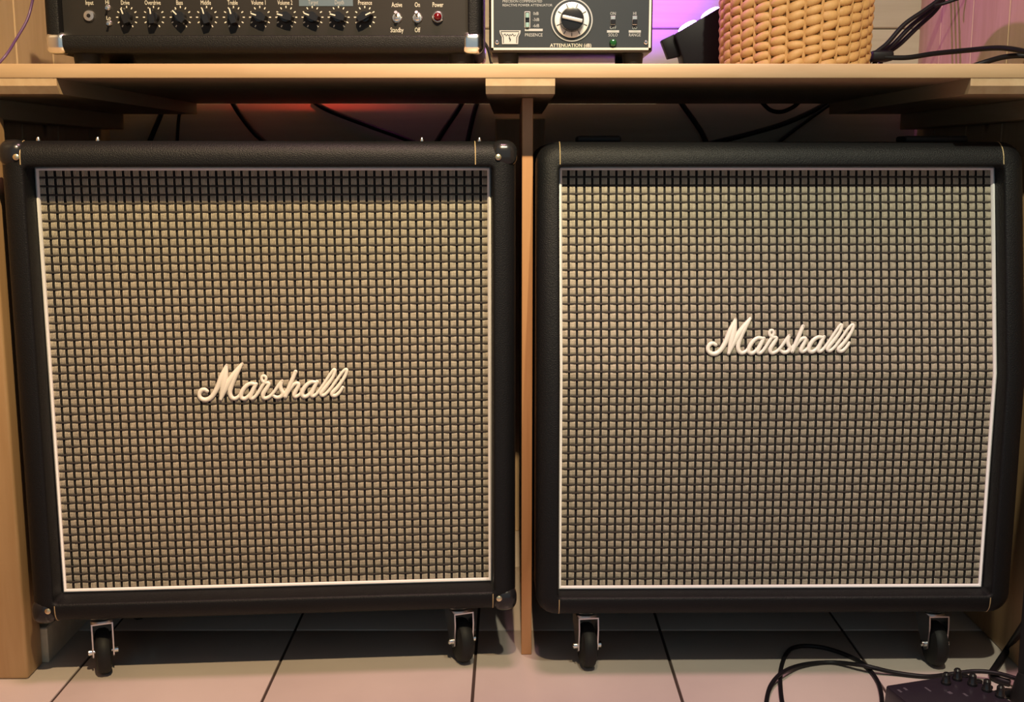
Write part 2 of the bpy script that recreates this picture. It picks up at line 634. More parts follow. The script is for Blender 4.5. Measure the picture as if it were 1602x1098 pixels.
# ------------------------------------------------------------------ script lettering traced as pen strokes
LOGO = [
    ([(158, 368), (135, 352), (105, 358), (84, 388), (86, 425), (118, 450), (160, 448), (205, 415), (255, 335), (300, 230), (350, 118)],
     [15, 17, 18, 18, 18, 19, 20, 20, 22, 24, 12]),
    ([(350, 118), (335, 210), (312, 320), (280, 452)], [12, 24, 26, 14]),
    ([(280, 452), (330, 345), (405, 225), (498, 105)], [14, 24, 25, 12]),
    ([(498, 105), (440, 200), (398, 290), (372, 375), (382, 428), (412, 445), (448, 428), (476, 395)], [12, 22, 22, 20, 19, 17, 15, 13]),
    ([(612, 308), (565, 300), (515, 335), (478, 395), (478, 436), (512, 446), (560, 405), (606, 325)], [16, 16, 18, 19, 18, 17, 15, 14]),
    ([(622, 305), (585, 375), (562, 428), (582, 446), (622, 412), (672, 335), (706, 285), (718, 250), (705, 228), (683, 232), (676, 262),
      (700, 292), (744, 300), (722, 345), (688, 395), (682, 428), (702, 446), (745, 430), (785, 390), (832, 325), (868, 280)],
     [16, 18, 18, 16, 15, 15, 14, 13, 13, 13, 14, 15, 15, 18, 19, 18, 16, 15, 14, 15, 16]),
    ([(868, 280), (852, 325), (858, 365), (872, 400), (850, 432), (812, 440), (785, 425)], [16, 18, 18, 18, 17, 16, 14]),
    ([(872, 410), (895, 395), (905, 375)], [13, 13, 12]),
    ([(1000, 190), (952, 300), (895, 432)], [17, 19, 18]),
    ([(895, 432), (940, 362), (985, 312), (1018, 305), (1022, 330), (992, 385), (978, 420), (995, 434), (1030, 415), (1060, 380)],
     [15, 15, 16, 17, 17, 18, 18, 16, 14, 13]),
    ([(1192, 298), (1145, 294), (1095, 328), (1058, 385), (1058, 424), (1092, 434), (1140, 395), (1186, 315)], [16, 16, 18, 19, 18, 17, 15, 14]),
    ([(1202, 292), (1165, 362), (1145, 412), (1160, 432), (1198, 405), (1262, 318), (1328, 220), (1365, 175), (1376, 190), (1352, 250),
      (1298, 325), (1245, 390), (1238, 418), (1262, 424), (1308, 385), (1370, 305), (1438, 210), (1478, 174), (1488, 192),
      (1460, 258), (1398, 345), (1345, 402), (1345, 426), (1375, 428), (1412, 398), (1446, 350)],
     [16, 18, 18, 16, 14, 13, 13, 13, 14, 15, 17, 18, 17, 15, 14, 13, 13, 13, 14, 15, 17, 18, 17, 16, 15, 14]),
]


def logo_me(name, width):
    s = width / (1500 - 65)
    vs, fs = [], []
    for pts, rad in LOGO:
        P = [Vector(((x - 782) * s, 0, (285 - y) * s)) for x, y in pts]
        path = smooth_path(P, 5)
        rr = smooth_path([Vector((r, 0, 0)) for r in rad], 5)
        v, f = sweep(path, [q.x * s * 1.16 for q in rr], 8)
        b = len(vs)
        for p in v:
            vs.append((p.x, p.y * 0.75, p.z))
        fs += [tuple(i + b for i in ff) for ff in f]
        for end, q in ((path[0], rr[0]), (path[-1], rr[-1])):      # rounded pen ends
            b = len(vs)
            R_ = q.x * s * 1.16
            for a in range(5):
                for k in range(8):
                    la, lo_ = -PI / 2 + PI * (a + 0.5) / 5, 2 * PI * k / 8
                    vs.append((end.x + R_ * math.cos(la) * math.cos(lo_), R_ * 0.75 * math.sin(la), end.z + R_ * math.cos(la) * math.sin(lo_)))
            for a in range(4):
                for k in range(8):
                    l = (k + 1) % 8
                    fs.append((b + a * 8 + k, b + a * 8 + l, b + a * 8 + 8 + l, b + a * 8 + 8 + k))
    return mesh_from(name, vs, fs, 60)


# ------------------------------------------------------------------ caster
CH = 0.107


def caster_meshes():
    d = {}
    d['caster'] = box_me('caster_plate', (-0.030, -0.026, CH - 0.004), (0.030, 0.026, CH - 0.0002), 0.001, 1)
    d['swivel'] = lathe_me('swivel', [(0.012, CH - 0.018), (0.021, CH - 0.016), (0.023, CH - 0.010), (0.019, CH - 0.004)], 24)
    # fork: bent sheet, U open at the bottom, wheel trails towards -y
    W2, th, tr = 0.0170, 0.0022, 0.020
    top = CH - 0.018
    prof = [(-0.026 - 0.006, top), (0.022, top), (0.020, top - 0.022), (-tr + 0.011, 0.030), (-tr, 0.026), (-tr - 0.010, 0.032), (-0.034, top - 0.02)]
    bm = bmesh.new()
    for s in (-1, 1):
        a = [bm.verts.new((s * W2, y, zz)) for y, zz in prof]
        b_ = [bm.verts.new((s * (W2 - th), y, zz)) for y, zz in prof]
        bm.faces.new(a)
        bm.faces.new(b_[::-1])
        for i in range(len(prof)):
            j = (i + 1) % len(prof)
            bm.faces.new((a[i], b_[i], b_[j], a[j]))
    t = [bm.verts.new(v) for v in ((-W2, -0.032, top), (W2, -0.032, top), (W2, 0.022, top), (-W2, 0.022, top),
                                   (-W2, -0.032, top - th), (W2, -0.032, top - th), (W2, 0.022, top - th), (-W2, 0.022, top - th))]
    for f in ((0, 1, 2, 3), (7, 6, 5, 4), (0, 4, 5, 1), (1, 5, 6, 2), (2, 6, 7, 3), (3, 7, 4, 0)):
        bm.faces.new([t[i] for i in f])
    d['fork'] = bm_mesh('fork', bm)
    wr, ww = 0.0372, 0.0125
    prof = [(0.012, -ww), (wr - 0.010, -ww), (wr - 0.003, -ww + 0.003), (wr, -ww + 0.008), (wr, ww - 0.008), (wr - 0.003, ww - 0.003), (wr - 0.010, ww), (0.012, ww)]
    d['wheel'] = lathe_me('wheel', prof, 36, 'x', (0, -tr, wr + 0.0003))
    d['axle_bolt'] = lathe_me('axle_bolt', [(0.003, -W2 - 0.0075), (0.0052, -W2 - 0.006), (0.0052, -W2 - 0.0004), (0.0030, -W2 + 0.002), (0.003, W2 - 0.002), (0.0052, W2 + 0.0004), (0.0052, W2 + 0.006), (0.003, W2 + 0.0075)], 14, 'x', (0, -tr, wr + 0.0003))
    return d


CM = caster_meshes()
for k, m in (('caster', 'zinc'), ('swivel', 'chrome'), ('fork', 'zinc'), ('wheel', 'rubber'), ('axle_bolt', 'chrome')):
    CM[k].materials.append(M[m])


def add_caster(cab, x, y, rz):
    c = obj('caster', CM['caster'], None, cab, (x, y, -CH))
    for k in ('swivel', 'fork', 'wheel', 'axle_bolt'):
        obj(k, CM[k], None, c, None, (0, 0, rz) if k != 'swivel' else None)


# ------------------------------------------------------------------ speaker cabinets
CW, CHH, CD = 0.77, 0.755, 0.365
OP = (-0.3487, 0.3487, 0.0344, 0.7167)


def hit_local(px, py, loc, rz, plane_y, off):
    """pixel -> local point of the (possibly slanted) cabinet front"""
    inv = (Matrix.Translation(loc) @ Matrix.Rotation(rz, 4, 'Z')).inverted()
    o = inv @ Vector((0, 0, CAMH))
    d = inv.to_3x3() @ ray(px, py)
    t = 1.6
    for _ in range(30):
        p = o + d * t
        t += (plane_y + off(p.z) - p.y) / d.y
    return o + d * t


def corner_me(name, s, r):
    """rounded three-sided protector cap, outer corner at +x -y +z of its own box"""
    bm = bmesh.new()
    bmesh.ops.create_cube(bm, size=1)
    for v in bm.verts:
        v.co = Vector((v.co.x * s, v.co.y * s, v.co.z * s))
    bmesh.ops.bevel(bm, geom=bm.edges[:], offset=r, segments=5, profile=0.5, affect='EDGES')
    return bm_mesh(name, bm, 60)


def make_cab(label, loc, rz, rec, off, zk, seams, casters, logo_px, logo_w, corners):
    t = thing('speaker_cabinet', label, 'speaker', loc, rz, 'guitar speaker cabinets on casters')
    e = 0.024
    obj('body', frame_body('body', CW, CHH, CD, OP, rec, 0.034, e, off, zk), M['tolex'], t)
    inner = (OP[0] + 0.0035, OP[1] - 0.0035, OP[2] + 0.0035, OP[3] - 0.0035)
    g = obj('grille_cloth', cloth_me('grille_cloth', (OP[0] + .0004, OP[1] - .0004, OP[2] + .0004, OP[3] - .0004), rec, off, zk), M['cloth'], t)
    wv = obj('weave', weave_me('weave', inner, rec - 0.0002, off), None, g)
    wv['kind'] = 'stuff'
    # piping: flattened cord round the opening
    h = 0.0031
    x0, x1, z0, z1 = OP[0] + h, OP[1] - h, OP[2] + h, OP[3] - h
    pts = [(x0, z0), (x1, z0), (x1, zk), (x1, z1), (x0, z1), (x0, zk)]
    vs, fs = [], []
    for i, (x, zz) in enumerate(pts):
        cx, cz = (x0 + x1) / 2, (z0 + z1) / 2
        sx = 1 if x > cx else -1
        sz = 0 if abs(zz - zk) < 1e-6 else (1 if zz > cz else -1)
        for k in range(8):
            a = 2 * PI * k / 8
            u, n_ = h * math.cos(a), 0.004 * math.sin(a)
            vs.append((x + sx * u, rec + off(zz) - 0.004 - n_, zz + sz * u))
    for i in range(6):
        j = (i + 1) % 6
        for k in range(8):
            l = (k + 1) % 8
            fs.append((i * 8 + k, i * 8 + l, j * 8 + l, j * 8 + k))
    bm = bmesh.new()
    tm = mesh_from('t', vs, fs)
    bm.from_mesh(tm)
    bpy.data.meshes.remove(tm)
    obj('piping', bm_mesh('piping', bm, 50), M['piping'], t)['label'] = 'thin white piping round the grille'
    # covering seams at the corners
    for x, top in seams:
        p = []
        zlo, zhi = (OP[3] + 0.003, CHH) if top else (0.0, OP[2] - 0.003)
        N = 10
        for i in range(N + 1):
            if top:
                s_ = i / N
                if s_ < 0.45:
                    zz, yy = zlo + (CHH - e - zlo) * s_ / 0.45, 0.0
                else:
                    a = (s_ - 0.45) / 0.55 * PI / 2
                    zz, yy = CHH - e + e * math.sin(a), e * (1 - math.cos(a))
            else:
                s_ = i / N
                if s_ < 0.45:
                    zz, yy = zhi - (zhi - e) * s_ / 0.45, 0.0
                else:
                    a = (s_ - 0.45) / 0.55 * PI / 2
                    zz, yy = e - e * math.sin(a), e * (1 - math.cos(a))
            p.append((x, yy + off(zz) * 1.0 + 0.0002, zz))
        obj('seam', tube_me('seam', p, 0.0008, 6, 1, False), M['gold'], t)
    for lx, px, py, rot in casters:
        add_caster(t, lx, 0.075 if py else 0.30, rot)
    lg = hit_local(logo_px[0], logo_px[1], Vector(loc), rz, rec - 0.004, off)
    tilt = -math.atan((off(lg.z + .01) - off(lg.z - .01)) / .02)
    L_ = obj('script_logo', logo_me('script_logo', logo_w), M['logo'], t, lg, (tilt, 0, 0))
    L_['label'] = 'raised cream script lettering'
    if corners:
        cm = corner_me('corner_protector', 0.042, 0.017)
        sc = lathe_me('screw', [(0.0048, 0), (0.0046, -0.0012), (0.0028, -0.0024)], 14, 'y')
        cm.materials.append(M['black_plastic'])
        sc.materials.append(M['brass'])
        for sx in (-1, 1):
            for sz in (-1, 1):
                for yy in (0, 1):
                    c = obj('corner_protector', cm, None, t)
                    c.location = (sx * (CW / 2 - 0.021 + 0.0018), 0.021 - 0.0018 if yy == 0 else CD - 0.021 + 0.0018,
                                  (CHH - 0.021 + 0.0018) if sz > 0 else 0.021 - 0.0018)
                    if yy == 0:
                        obj('screw', sc, None, c, (-sx * 0.009, -0.021, -sz * 0.005))
    return t


def off_flat(z):
    return 0.0


ZK = 0.392
TAN = 0.19


def off_slant(z):
    return max(0.0, z - ZK) * TAN


LOC_L, RZ_L = (-0.3768, 1.7421, CH), 0.0751
LOC_R, RZ_R = (0.4233, 1.7477, CH), 0.0127
cabL = make_cab('black straight-fronted guitar speaker cabinet with screwed corner protectors', LOC_L, RZ_L, 0.055, off_flat, 0.40,
                [(-0.352, True), (0.322, True), (-0.347, False), (0.347, False)],
                [(-0.298, 0, 1, 0.30), (0.292, 0, 1, 0.28), (-0.30, 0, 0, 0.4), (0.30, 0, 0, -0.6)], (427, 597), 0.2385, True)
cabR = make_cab('black guitar speaker cabinet with angled upper front and plain rounded corners', LOC_R, RZ_R, 0.042, off_slant, ZK,
                [(-0.3475, True), (0.3475, True), (-0.3475, False), (0.3475, False)],
                [(-0.300, 0, 1, 0.12), (0.283, 0, 1, 0.04), (-0.30, 0, 0, 0.3), (0.30, 0, 0, 0.7)], (1221, 526), 0.2370, False)
# studs on the straight cabinet's top, low cups on the angled one
stud = lathe_me('stud', [(0.0035, -0.001), (0.0035, 0.003), (0.002, 0.0062)], 12)
stud.materials.append(M['chrome'])
for px in (60, 153, 660, 750):
    p = hit_local(px, 217, Vector(LOC_L), RZ_L, 0.06, off_flat)
    obj('stud', stud, None, cabL, (p.x, 0.06, CHH))
for x0, x1 in ((903, 972), (1417, 1515)):
    p0, p1 = (hit_local(q, 220, Vector(LOC_R), RZ_R, 0.12, off_flat).x for q in (x0, x1))
    box('top_pad', (p0, 0.12, CHH - 0.001), (p1, 0.17, CHH + 0.010), M['rubber'], cabR, 0.004, 3)

# ------------------------------------------------------------------ amplifier head
AY = 1.84
ax0, ax1 = at(70, 60, AY).x, at(754, 60, AY).x
az0 = at(400, 82, AY).z
AW, AH, ADP = ax1 - ax0, 0.255, 0.24
amp = thing('amplifier_head', 'black tube guitar amplifier head with row of knobs and chrome corners', 'amplifier', ((ax0 + ax1) / 2, AY, sz1))
fz = az0 - sz1                               # feet height
zp0 = at(400, 57, AY + .02).z - sz1          # lower edge of the control panel
xl, xr = at(100, 40, AY + .02).x - amp.location.x, at(733, 40, AY + .02).x - amp.location.x
am = frame_body('cabinet_body', AW, AH, ADP, (xl, xr, zp0 - fz, AH - 0.03), 0.018, 0.014, 0.011, off_flat, 0.12, 0.003, 5, 0.003, 0.02)
am.transform(Matrix.Translation((0, 0, fz)))
obj('cabinet_body', am, M['tolex'], amp)
panel = box('control_panel', (xl + .0005, 0.017, zp0 + .0005), (xr - .0005, 0.0225, fz + AH - 0.031), M['panel'], amp)
PY = 0.017


def ap(px, py, y=PY):
    p = at(px, py, AY + y)
    return Vector((p.x - amp.location.x, y, p.z - sz1))


cm = corner_me('corner_cap', 0.034, 0.011)
cm.materials.append(M['chrome'])
for sx in (-1, 1):
    for sz in (-1, 1):
        for yy in (0, 1):
            obj('corner_cap', cm, None, amp, (sx * (AW / 2 - 0.017 + 0.0016), 0.017 - 0.0016 if yy == 0 else ADP - 0.017 + 0.0016,
                                               fz + (AH - 0.017 + 0.0016 if sz > 0 else 0.017 - 0.0016)))
foot = lathe_me('foot', [(0.017, 0.0), (0.019, 0.003), (0.021, fz - 0.002), (0.021, fz + 0.001)], 24)
foot.materials.append(M['rubber'])
for px, yy in ((137, 0.04), (722, 0.04), (137, 0.20), (722, 0.20)):
    p = ap(px, 90, 0.04)
    obj('foot', foot, None, amp, (p.x, yy, 0.0))


def letter(parent, body, pos, size, sx=0.8, m='print', name='lettering', align='CENTER'):
    me = text_me(name, body, size, sx, 0.0003, align)
    return obj(name, me, M[m], parent, pos)


# knobs: pointer knobs with skirts, tick marks round each
def pointer_knob_me():
    bm = bmesh.new()
    out = []
    for a in range(0, 360, 15):
        r = 0.0078
        th = math.radians(a)
        out.append((r * math.sin(th), r * math.cos(th)))
    bar = [(-0.0032, 0.0135), (0.0032, 0.0135), (0.0045, 0.006), (0.0055, -0.004), (0.0048, -0.0125), (-0.0048, -0.0125), (-0.0055, -0.004), (-0.0045, 0.006)]
    for poly, y0, y1, k in ((out, 0.0, -0.010, 1.15), (bar, -0.002, -0.0165, 0.86)):
        a = [bm.verts.new((x, y0, z)) for x, z in poly]
        b_ = [bm.verts.new((x * k if k < 1 else x, y1, z * k if k < 1 else z)) for x, z in poly]
        if k > 1:
            for v in a:
                v.co.x *= k
                v.co.z *= k
        bm.faces.new(a[::-1])
        bm.faces.new(b_)
        for i in range(len(poly)):
            j = (i + 1) % len(poly)
            bm.faces.new((a[i], a[j], b_[j], b_[i]))
    return bm_mesh('knob', bm, 30)


knob_me = pointer_knob_me()
knob_me.materials.append(M['black_plastic'])
ptr_me = box_me('pointer_line', (-0.0010, -0.0172, 0.0030), (0.0010, -0.0150, 0.0118), 0.0002, 1)
ptr_me.materials.append(M['print'])
vs, fs = [], []
for i in range(11):
    a = math.radians(-150 + 30 * i)
    r0, r1, hw = 0.0139, 0.0172, 0.0008
    c, s = math.cos(a), math.sin(a)
    b = len(vs)
    for yy in (0.0, -0.0006):
        for rr, ww in ((r0, -hw), (r0, hw), (r1, hw), (r1, -hw)):
            vs.append((rr * s + ww * c, yy, rr * c - ww * s))
    fs += [(b, b + 1, b + 2, b + 3), (b + 7, b + 6, b + 5, b + 4)] + [(b + k, b + 4 + k, b + 4 + (k + 1) % 4, b + (k + 1) % 4) for k in range(4)]
tick_me = mesh_from('scale_marks', vs, fs)
tick_me.materials.append(M['print'])
KN = [(199, 28, 20), (241, 5, 5), (283, 45, 45), (324, 15, 15), (366, 15, 15), (407, 70, 70), (448, 75, 75), (489, 68, 68), (530, 75, 75), (571, -65, -65)]
for px, _, ang in KN:
    p = ap(px, 27)
    k = obj('knob', knob_me, None, amp, p, (0, -math.radians(ang), 0))
    obj('pointer_line', ptr_me, None, k)
    obj('scale_marks', tick_me, None, panel, p)
for px, s_ in ((140, 'Input'), (196, 'Drive'), (239, 'Overdrive'), (281, 'Bass'), (322, 'Middle'), (364, 'Treble'), (405, 'Volume 1'), (446, 'Volume 2'), (571, 'Presence')):
    letter(panel, s_, ap(px, 7.5) + Vector((0, 0, 0)), 0.0098, 0.62)
tp = ap(468, 9.5), ap(552, -6)
box('tape_strip', (tp[0].x, PY - 0.0005, tp[0].z), (tp[1].x, PY + 0.0002, tp[1].z), M['tape'], panel)['label'] = 'strip of blue tape'
letter(panel, 'Target', ap(490, 7.0, PY - .0007), 0.0095, 0.62, 'print_grey')
letter(panel, 'Depth', ap(531, 7.0, PY - .0007), 0.0095, 0.62, 'print_grey')
for px, t1, t2 in ((621, 'Active', 'Standby'), (653, 'On', 'Off')):
    letter(panel, t1, ap(px, 11.0), 0.0105, 0.62)
    letter(panel, t2, ap(px, 50.5), 0.0105, 0.62)
    p = ap(px, 28)
    sw = obj('toggle_switch', lathe_me('toggle_switch', [(0.0082, 0.001), (0.0082, -0.0012), (0.0066, -0.003), (0.0050, -0.0032), (0.0048, -0.006), (0.003, -0.007)], 24, 'y'), M['zinc'], amp, p)
    obj('lever', tube_me('lever', [(0, -0.005, 0), (0, -0.012, 0.003), (0, -0.019, 0.0065)], [0.0016, 0.0021, 0.0026], 10, 1, False), M['chrome'], sw)
letter(panel, 'Power', ap(685, 11.0), 0.0105, 0.62)
jw = obj('jewel_lamp', lathe_me('jewel_lamp', [(0.0088, 0.001), (0.0088, -0.004), (0.0072, -0.0055), (0.0060, -0.0055)], 24, 'y'), M['zinc'], amp, ap(685, 27))
obj('lens', lathe_me('lens', [(0.0066, -0.002), (0.0064, -0.0075), (0.0045, -0.0105), (0.0015, -0.0118)], 20, 'y'), M['jewel'], jw)['label'] = 'red jewel lens'
ij = obj('input_jack', lathe_me('input_jack', [(0.0092, 0.001), (0.0092, -0.0016), (0.0078, -0.0040), (0.0046, -0.0042)], 24, 'y'), M['zinc'], amp, ap(140, 25))
obj('jack_hole', lathe_me('jack_hole', [(0.0031, -0.003), (0.0031, -0.0046)], 16, 'y'), M['black_plastic'], ij)
for px, py, s_ in ((169, 12, 'Hi'), (171, 36.5, 'Lo')):
    mt = obj('mini_toggle', lathe_me('mini_toggle', [(0.0048, 0.001), (0.0048, -0.0014), (0.0034, -0.003)], 18, 'y'), M['zinc'], amp, ap(px, py))
    obj('lever', tube_me('lever', [(0, -0.002, 0), (0.0005, -0.007, -0.001), (0.001, -0.011, -0.002)], [0.0012, 0.0016, 0.002], 8, 1, False), M['chrome'], mt)
    letter(panel, s_, ap(px - 1, py - 5.5), 0.0088, 0.8)

# ------------------------------------------------------------------ attenuator box
BY = 1.80
bx0, bx1 = at(765, 60, BY).x, at(1021, 60, BY).x
att = thing('power_attenuator', 'slate grey metal attenuator box with one big round dial', 'attenuator', ((bx0 + bx1) / 2, BY, sz1))
bz0 = at(890, 82, BY).z - sz1
BW, BH, BD = bx1 - bx0, 0.150, 0.19
box('case', (-BW / 2, 0.002, bz0), (BW / 2, BD, bz0 + BH), M['black_plastic'], att, 0.004, 3)
bp_ = box('front_plate', (-BW / 2 + .0035, -0.0005, bz0 + 0.003), (BW / 2 - .0035, 0.003, bz0 + BH - 0.003), M['att'], att, 0.0008, 1)


def bp(px, py, y=-0.0005):
    p = at(px, py, BY + y)
    return Vector((p.x - att.location.x, y, p.z - sz1))


e0, e1 = bp(770.5, 76.5), bp(1016, 76.5)
bw_, zt = 0.0016, bz0 + BH - 0.007
bm = bmesh.new()
for lo, hi in (((e0.x - bw_, e0.z - bw_), (e1.x + bw_, e0.z + bw_)), ((e0.x - bw_, zt - bw_), (e1.x + bw_, zt + bw_)),
               ((e0.x - bw_, e0.z - bw_), (e0.x + bw_, zt + bw_)), ((e1.x - bw_, e0.z - bw_), (e1.x + bw_, zt + bw_))):
    r = bmesh.ops.create_cube(bm, size=1)['verts']
    for v in r:
        v.co = Vector(((lo[0] + hi[0]) / 2 + v.co.x * (hi[0] - lo[0]), -0.0011 + v.co.y * 0.0016, (lo[1] + hi[1]) / 2 + v.co.z * (hi[1] - lo[1])))
obj('border_line', bm_mesh('border_line', bm), M['print'], bp_)
for px in (795, 993):
    for yy in (0.03, BD - 0.03):
        obj('foot', lathe_me('foot', [(0.013, 0), (0.0145, 0.002), (0.0165, bz0 - 0.001), (0.0165, bz0 + 0.0005)], 20), M['rubber'], att, (bp(px, 90).x, yy, 0))
dc = bp(894.5, 31.5)
rg = lambda n, r0, r1, y0, y1, m, par: obj(n, lathe_me(n, [(r1, y0), (r1, y1), (r0, y1)], 48, 'y'), M[m], par, dc)
dial = obj('dial', lathe_me('dial', [(0.0318, 0.0005), (0.0318, -0.0016)], 48, 'y'), M['print_grey'], att, dc)
obj('dial_groove', lathe_me('dial_groove', [(0.0298, 0), (0.0298, -0.0022)], 48, 'y'), M['att'], dial)
obj('dial_ring', lathe_me('dial_ring', [(0.0262, 0), (0.0262, -0.0042), (0.0252, -0.005), (0.0185, -0.0055)], 48, 'y'), M['white_ring'], dial)
kb = obj('dial_knob', lathe_me('dial_knob', [(0.0185, -0.003), (0.0182, -0.012), (0.0172, -0.016), (0.012, -0.0175)], 36, 'y'), M['black_plastic'], dial)
obj('dial_pointer', box_me('dial_pointer', (-0.0155, -0.0205, -0.0026), (0.0155, -0.0165, 0.0026), 0.001, 2), M['silver'], dial, None, (0, math.radians(12), 0))
for a in (-110, -60, -20, 20, 60, 110, 150, 180, 210):
    th = math.radians(a)
    obj('dial_tick', box_me('dial_tick', (-0.0005, -0.0059, 0.0190), (0.0005, -0.0050, 0.0245), 0, 1), M['att'], dial, None, (0, th, 0))
letter(bp_, 'ATTENUATION (dB)', bp(893, 73.5), 0.0072, 0.98)
letter(bp_, 'PRECISION COMPENSATED', bp(786, 3.8), 0.0052, 0.95, 'print_grey', align='LEFT')
letter(bp_, 'REACTIVE POWER ATTENUATOR', bp(786, 10.0), 0.0052, 0.97, 'print_grey', align='LEFT')
letter(bp_, 'PRESENCE', bp(835, 57.0), 0.0068, 0.88, 'print_grey')
for py, s_ in ((23.5, '0dB'), (33.0, '-3dB'), (42.5, '-6dB')):
    letter(bp_, s_, bp(838.5, py), 0.0066, 0.8, 'print_grey')
q0, q1 = bp(821, 48.8), bp(849, 45)
box('label_bar', (q0.x, -0.0012, q0.z), (q1.x, 0, q1.z), M['print_grey'], bp_)
q0, q1 = bp(820.5, 43.5), bp(829.5, 18)
ss = box('slide_switch', (q0.x, -0.0014, q0.z), (q1.x, 0, q1.z), M['silver'], att, 0.0004, 1)
box('slot', (q0.x + .001, -0.0020, q0.z + .001), (q1.x - .001, -0.0010, q1.z - .001), M['black_plastic'], ss)
for py in (24.5, 39.5):
    c = bp(825, py)
    box('slider', (c.x - .0026, -0.0050, c.z - .0036), (c.x + .0026, -0.0012, c.z + .0036), M['mint'], ss, 0.0006, 1)
for px, a_, b_, c_ in ((959, 'ON', 'OFF', 'SOLO'), (993, 'HI', 'LO', 'RANGE')):
    letter(bp_, a_, bp(px, 23.5), 0.0066, 0.85, 'print_grey')
    letter(bp_, b_, bp(px, 45.5), 0.0066, 0.85, 'print_grey')
    letter(bp_, c_, bp(px, 57.0), 0.0066, 0.85, 'print_grey')
    q0, q1 = bp(px - 9.5, 51.2), bp(px + 9.5, 47.4)
    box('label_bar', (q0.x, -0.0012, q0.z), (q1.x, 0, q1.z), M['print_grey'], bp_)
    q0, q1 = bp(px - 3.8, 39), bp(px + 3.8, 25)
    s2 = box('slide_switch', (q0.x, -0.0014, q0.z), (q1.x, 0, q1.z), M['zinc'], att, 0.0004, 1)
    c = bp(px, 34.5)
    box('slider', (c.x - .0034, -0.0060, c.z - .0036), (c.x + .0034, -0.0010, c.z + .0036), M['black_plastic'], s2, 0.0006, 1)
gl = obj('pilot_lamp', lathe_me('pilot_lamp', [(0.0056, 0.0), (0.0056, -0.003), (0.0040, -0.006), (0.0015, -0.007)], 20, 'y'), M['green_lamp'], att, bp(959, 67))
for px in (777.5, 1010.5):
    sc = obj('screw', lathe_me('screw', [(0.0030, 0), (0.0030, -0.0012), (0.0020, -0.0022)], 14, 'y'), M['chrome'], att, bp(px, 66.5))
    box('screw_slot', (-0.0024, -0.0025, -0.0004), (0.0024, -0.0015, 0.0004), M['black_plastic'], sc)
# shield badge with script and a small keyhole shape
sh = [(781.5, 47.5), (814.5, 47.5), (814, 52), (811, 58), (810.5, 69), (785.5, 69), (785, 58), (782, 52)]
bm = bmesh.new()
a = [bm.verts.new(bp(x, y, -0.0003)) for x, y in sh]
b_ = [bm.verts.new(bp(x, y, -0.0019)) for x, y in sh]
bm.faces.new(a)
bm.faces.new(b_[::-1])
for i in range(len(sh)):
    j = (i + 1) % len(sh)
    bm.faces.new((a[i], b_[i], b_[j], a[j]))
bd = obj('badge', bm_mesh('badge', bm), M['silver'], att)
for pts in ([(784, 49.2), (812, 49.2), (811.8, 52), (808.5, 58), (808.2, 67.4)], [(784, 49.2), (784.2, 52), (787.5, 58), (787.8, 67.4)]):
    obj('badge_rim', tube_me('badge_rim', [bp(x, y, -0.0019) for x, y in pts], 0.0006, 6, 1, False), M['att'], bd)
obj('badge_script', tube_me('badge_script', [bp(x, y, -0.0020) for x, y in ((788, 55), (790, 53), (792, 56), (794, 53.5), (796, 56), (798, 54), (800, 55.5), (802, 53), (804, 56), (807, 54.5))], 0.0005, 6, 4), M['att'], bd)
obj('badge_mark', tube_me('badge_mark', [bp(797.5, 56.5, -0.0020), bp(797.0, 59.5, -0.0020), bp(798.5, 62, -0.0020), bp(797.5, 65, -0.0020)], [0.0004, 0.0010, 0.0009, 0.0004], 6, 3), M['att'], bd)

# ------------------------------------------------------------------ wicker basket
KY = 2.15
bc = at(1243, 60, KY)
RB = (at(1358, 60, KY).x - at(1128, 60, KY).x) / 2
bas = thing('wicker_basket', 'round woven wicker basket of thick honey-coloured strands on the shelf', 'basket', (bc.x, KY, sz1))
HB, NCOL, RP = 0.22, 28, 0.0163


def rad(zz):
    return RB - 0.0055 + 0.006 * (zz / HB)


prof = [(rad(0) - 0.006, 0.001), (rad(0) - 0.003, 0.004), (rad(HB) - 0.003, HB - 0.004), (rad(HB) - 0.010, HB - 0.004), (rad(0) - 0.012, 0.008)]
obj('inner_shell', lathe_me('inner_shell', prof, 56), M['wicker_in'], bas)
cw = 2 * PI * RB / NCOL


def strand_me(name, tw):
    vs, fs = [], []
    nu, nv = 7, 8
    for i in range(nu):
        u = -1 + 2 * i / (nu - 1)
        s = (1 - abs(u) ** 2.0) ** 0.62
        for k in range(nv):
            a = 2 * PI * k / nv
            x = u * cw * 0.62
            r = 0.0082 * s + 0.0012
            out = 0.0052 * s + 0.0008
            zz = r * math.cos(a) + tw * u * 0.0042
            yy = -out * math.sin(a) + 0.0035 * abs(u) ** 2
            vs.append((x, yy, zz))
    for i in range(nu - 1):
        for k in range(nv):
            l = (k + 1) % nv
            fs.append((i * nv + k, i * nv + l, (i + 1) * nv + l, (i + 1) * nv + k))
    fs.append(tuple(range(nv)))
    fs.append(tuple((nu - 1) * nv + k for k in range(nv - 1, -1, -1)))
    bm = bmesh.new()
    t = mesh_from('t', vs, fs)
    bm.from_mesh(t)
    bpy.data.meshes.remove(t)
    me = bm_mesh(name, bm, 60)
    me.materials.append(M['wicker'])
    return me


